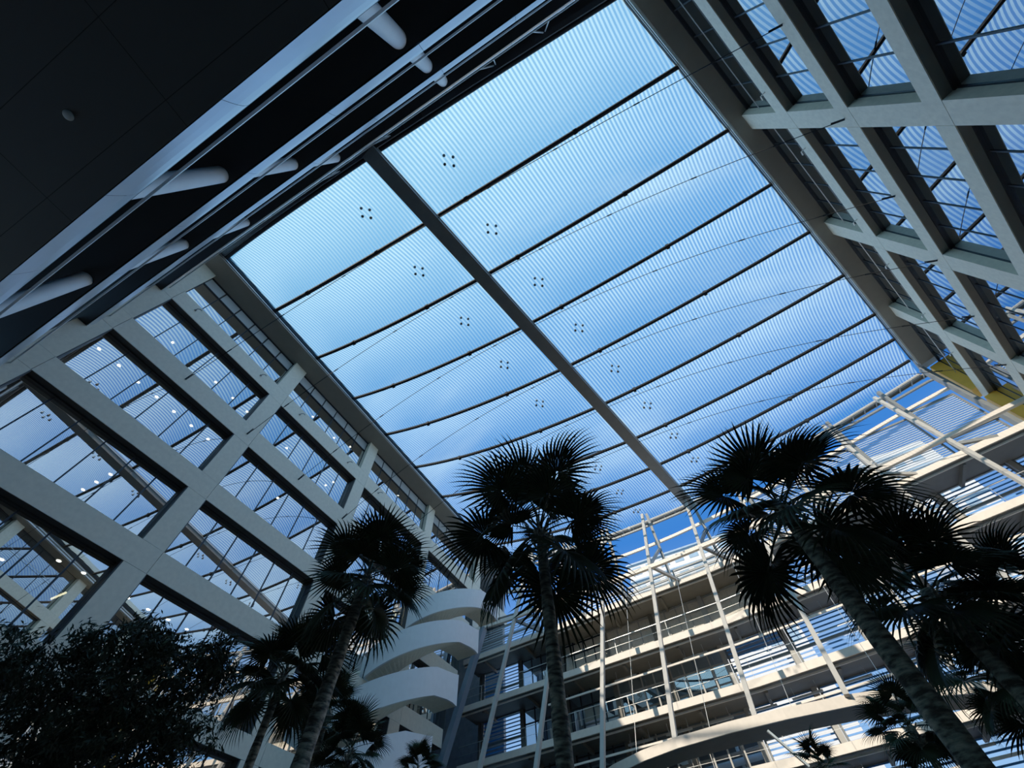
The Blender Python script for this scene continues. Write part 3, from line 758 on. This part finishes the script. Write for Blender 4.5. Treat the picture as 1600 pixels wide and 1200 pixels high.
def palm(u, v, d, r, label, th_=.15, dense=26, seed=0, lean_=(0, 0), low=-55):
    """crown centre on the sight line (u,v) at depth d; r: crown radius in metres"""
    rnd = random.Random(100+seed); c = atdepth(u, v, d)
    base = (c[0]-lean_[0], c[1]-lean_[1], -ZO)
    t = thing('fan_palm', label, 'palm tree', base, 'atrium palms')
    H = c[2]+ZO; sc = r/2.2; n = 26; pts = []; rad = []
    for k in range(n+1):
        f = k/n; pts.append((base[0]+lean_[0]*f*f, base[1]+lean_[1]*f*f, -ZO+(H-.12*sc)*f))
        rad.append(th_*(1.25-.45*f+.25*max(0, .06-f)*8)*(1+.05*((k*7) % 3-1)))
    mb = MB(); mb.tube(pts, rad, 12); mb.build('trunk', M['bark'], t, smooth=True)
    bt_ = MB()
    for k in range(34):
        a = k*2.4; z = c[2]-.1*sc-rnd.uniform(.05, .95)*sc; q = th_*.8
        p0 = (c[0]+q*.6*cos(a), c[1]+q*.6*sin(a), z); l = rnd.uniform(.12, .3)*sc
        bt_.bar(p0, (p0[0]+l*cos(a), p0[1]+l*sin(a), z+l*.9), .05*sc, .02)
    bt_.build('leaf_boots', M['bark'], t)
    for k in range(dense):
        f = (k+.5)/dense; az = k*2.39996+rnd.uniform(-.25, .25)
        el = radians(82-(82-low)*f**.85+rnd.uniform(-8, 8))
        dr = Vector((cos(az)*cos(el), sin(az)*cos(el), sin(el)))
        side = Vector((-sin(az), cos(az), 0)); up = dr.cross(side)*-1
        up = dr.cross(side); 
        if up.z < 0: up = -up
        if el < -.3: up = Vector((cos(az), sin(az), .35)).normalized(); side = up.cross(dr).normalized(); up = dr.cross(side)
        else: side = up.cross(dr)
        roll = rnd.uniform(-.45, .45)
        Mx = Matrix((dr, side, up)).transposed().to_4x4() @ Matrix.Rotation(roll, 4, 'X')
        s = sc*rnd.uniform(.86, 1.08)
        fm = FR[rnd.randrange(6)]; o = bpy.data.objects.new('frond', fm[0]); C.objects.link(o); o.parent = t
        pt_ = bpy.data.objects.new('petiole', fm[1]); C.objects.link(pt_); pt_.parent = o
        loc = sub(c, base); o.matrix_local = Matrix.Translation(Vector(loc)-Vector((0, 0, .35*sc*f))) @ Mx @ Matrix.Scale(s, 4)
    return t
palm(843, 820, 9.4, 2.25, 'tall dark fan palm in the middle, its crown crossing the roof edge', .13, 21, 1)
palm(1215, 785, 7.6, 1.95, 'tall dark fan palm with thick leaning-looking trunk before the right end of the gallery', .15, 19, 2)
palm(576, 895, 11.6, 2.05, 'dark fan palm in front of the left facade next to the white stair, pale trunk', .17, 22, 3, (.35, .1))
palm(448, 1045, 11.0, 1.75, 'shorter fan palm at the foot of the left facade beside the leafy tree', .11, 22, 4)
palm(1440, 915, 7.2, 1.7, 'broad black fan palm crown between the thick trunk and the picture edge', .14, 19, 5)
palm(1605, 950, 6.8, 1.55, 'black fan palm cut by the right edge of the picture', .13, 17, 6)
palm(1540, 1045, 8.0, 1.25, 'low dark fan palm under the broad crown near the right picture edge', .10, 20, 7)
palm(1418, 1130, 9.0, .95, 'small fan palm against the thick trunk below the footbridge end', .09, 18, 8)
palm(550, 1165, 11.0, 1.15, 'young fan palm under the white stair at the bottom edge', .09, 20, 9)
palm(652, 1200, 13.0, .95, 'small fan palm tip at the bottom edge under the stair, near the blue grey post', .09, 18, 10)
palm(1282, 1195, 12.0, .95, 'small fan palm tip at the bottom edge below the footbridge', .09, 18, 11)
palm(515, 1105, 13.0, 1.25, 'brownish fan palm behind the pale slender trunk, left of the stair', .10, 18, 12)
# ------------------------------------------------------------------ leafy tree in the lower left
rnd = random.Random(5)
cl = [(90,1150,115,7.6),(205,1020,55,7.8),(240,1085,80,8.2),(150,1100,85,7.4),(55,1065,60,7.2),(300,1060,48,8.6),(335,1020,30,8.8),(15,1020,45,7.0),(275,1150,60,8.0),(215,1000,38,8.2),(170,1185,90,7.4),(20,1170,80,7.0),(145,1000,26,7.7),(345,1060,25,9),(255,1020,30,8.4)]
b0 = atdepth(120, 1200, 7.8); base = (b0[0], b0[1], -ZO)
t = thing('leafy_tree', 'dense dark leafy tree filling the lower left corner', 'tree', base)
tr = MB(); top = atdepth(150, 1120, 7.7)
tr.tube([base, (base[0]+.1, base[1]+.05, 0), (base[0]-.05, base[1], 1.2), top], [.16, .13, .11, .06], 10); tr.build('trunk', M['bark'], t, smooth=True)
for (u, v, r, d) in cl:
    p = atdepth(u, v, d); m = (base[0]*.5+p[0]*.5, base[1]*.5+p[1]*.5, p[2]-.5)
    bb = MB(); bb.tube([(base[0]-.05, base[1], min(1.2, p[2]-.2)), m, p], [.06, .035, .012], 6); bb.build('branch', M['bark'], t)
fo = MB()
for (u, v, r, d) in cl:
    c = atdepth(u, v, d); R = r*d/F; n = int(600+3200*R**2)
    tw = max(6, n//34)
    for k in range(tw):
        while True:
            q = (rnd.uniform(-1, 1), rnd.uniform(-1, 1), rnd.uniform(-1, 1))
            if dot(q, q) <= 1: break
        tc = add(c, mul(q, R)); a = rnd.uniform(0, 2*pi); td = norm((cos(a), sin(a), rnd.uniform(-.5, .2)))
        for j in range(34):
            s = rnd.uniform(-.22, .22); p = add(tc, mul(td, s)); p = add(p, (rnd.gauss(0, .05), rnd.gauss(0, .05), rnd.gauss(0, .05)))
            ld = norm((td[0]*.5+rnd.gauss(0, .5), td[1]*.5+rnd.gauss(0, .5), -rnd.uniform(.2, 1.0))); l = rnd.uniform(.08, .15)
            sd = norm(cross(ld, (rnd.gauss(0, 1), rnd.gauss(0, 1), rnd.gauss(0, 1)))); w = l*.13
            e = add(p, mul(ld, l)); m = add(p, mul(ld, l*.45))
            fo.quad(p, add(m, mul(sd, w)), e, sub(m, mul(sd, w)))
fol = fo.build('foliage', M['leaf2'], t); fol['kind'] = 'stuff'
# ------------------------------------------------------------------ ground, towers outside
mb = MB(); mb.box(-45, 50, -20, 60, -1.9, -1.6); struct(mb.build('floor', M['floor']), 'dark paved atrium floor')
def tower(x0, x1, y0, y1, zt, lbl, step=3.2, zb=20):
    t = thing('office_tower', lbl, 'building', ((x0+x1)/2, y0, -1.6))
    b = MB(); b.box(x0, x1, y0, y1, -1.6, zt); b.build('walls', M['tower'], t)
    z = zb
    while z < zt-1.5:
        x = x0+.8
        while x < x1-1.5:
            w = MB(); w.box(x, x+1.6, y0-.06, y0+.1, z, z+1.5); w.build('window', M['towerw'], t); x += 2.6
        ld = MB(); ld.box(x0-.1, x1+.1, y0-.35, y0, z+2., z+2.25); ld.build('ledge', M['towerw'], t)
        z += step
tower(-12.5, 8.6, 72, 84, 47.5, 'long white building with blue windows seen through the clear wall above the top deck', zb=29)
tower(30.5, 40, 70, 80, 50.5, 'white stepped tower seen through louvres near the right facade', zb=28)
# ------------------------------------------------------------------ world, sun, camera
w = bpy.data.worlds.new('sky'); bpy.context.scene.world = w; w.use_nodes = True; nt = w.node_tree; nt.nodes.clear()
out = N(nt, 'ShaderNodeOutputWorld'); bg = N(nt, 'ShaderNodeBackground')
tc = N(nt, 'ShaderNodeTexCoord'); sx_ = N(nt, 'ShaderNodeSeparateXYZ'); nt.links.new(tc.outputs['Generated'], sx_.inputs[0])
cr = N(nt, 'ShaderNodeValToRGB'); el = cr.color_ramp.elements
el[0].position = 0.; el[0].color = (.28, .56, .92, 1); el[1].position = 1.; el[1].color = (.05, .27, .68, 1)
e2 = el.new(.58); e2.color = (.018, .135, .58, 1)
nt.links.new(sx_.outputs['Z'], cr.inputs[0])
SUN = norm((-.6, -1.3, 1.0))
dt = N(nt, 'ShaderNodeVectorMath', operation='DOT_PRODUCT'); dt.inputs[1].default_value = SUN; nt.links.new(tc.outputs['Generated'], dt.inputs[0])
gl = N(nt, 'ShaderNodeMapRange', interpolation_type='SMOOTHSTEP'); gl.inputs['From Min'].default_value = .15; gl.inputs['From Max'].default_value = 1.; gl.inputs['To Max'].default_value = .75
nt.links.new(dt.outputs['Value'], gl.inputs['Value'])
m1 = N(nt, 'ShaderNodeMix', data_type='RGBA'); nt.links.new(gl.outputs['Result'], m1.inputs['Factor']); nt.links.new(cr.outputs[0], m1.inputs['A']); m1.inputs['B'].default_value = (.22, .58, .82, 1)
no = N(nt, 'ShaderNodeTexNoise'); no.inputs['Scale'].default_value = 2.2; no.inputs['Detail'].default_value = 8
mp = N(nt, 'ShaderNodeMapping'); mp.inputs['Scale'].default_value = (.8, 3., 1.4); mp.inputs['Rotation'].default_value = (0, 0, .4)
nt.links.new(tc.outputs['Generated'], mp.inputs['Vector']); nt.links.new(mp.outputs[0], no.inputs['Vector'])
cf = N(nt, 'ShaderNodeMapRange', interpolation_type='SMOOTHSTEP'); cf.inputs['From Min'].default_value = .52; cf.inputs['From Max'].default_value = .85; cf.inputs['To Max'].default_value = .55
nt.links.new(no.outputs['Fac'], cf.inputs['Value'])
m2 = N(nt, 'ShaderNodeMix', data_type='RGBA'); nt.links.new(cf.outputs['Result'], m2.inputs['Factor']); nt.links.new(m1.outputs['Result'], m2.inputs['A']); m2.inputs['B'].default_value = (.45, .70, .92, 1)
nt.links.new(m2.outputs['Result'], bg.inputs['Color']); bg.inputs['Strength'].default_value = 1.0
nt.links.new(bg.outputs[0], out.inputs['Surface'])
sl = bpy.data.lights.new('sun', 'SUN'); sl.energy = 6.0; sl.angle = radians(.6); sl.color = (1., .86, .68)
so = bpy.data.objects.new('sun', sl); C.objects.link(so); so.rotation_euler = Vector(SUN).to_track_quat('Z', 'Y').to_euler(); so.location = (-20, -40, 60)
cam = bpy.data.cameras.new('camera'); co = bpy.data.objects.new('camera', cam); C.objects.link(co)
cam.sensor_width = 36; cam.sensor_fit = 'HORIZONTAL'; cam.lens = F/1600*36; cam.clip_start = .05; cam.clip_end = 400
rx = Vector((_x[0], _y[0], _z[0])); upv = -Vector((_x[1], _y[1], _z[1])); bk = -Vector((_x[2], _y[2], _z[2]))
mx = Matrix((rx, upv, bk)).transposed().to_4x4(); mx.translation = Vector((0, 0, ZO)); co.matrix_world = mx
sc = bpy.context.scene; sc.camera = co
sc.view_settings.view_transform = 'Standard'; sc.view_settings.gamma = 1.4
try: sc.view_settings.look = 'None'
except Exception: pass
sc.view_settings.exposure = 0.0
cy = sc.cycles; cy.max_bounces = 7; cy.diffuse_bounces = 3; cy.glossy_bounces = 3; cy.transmission_bounces = 3; cy.transparent_max_bounces = 24
cy.caustics_reflective = False; cy.caustics_refractive = False; cy.use_denoising = True
cy.sample_clamp_indirect = 6.0
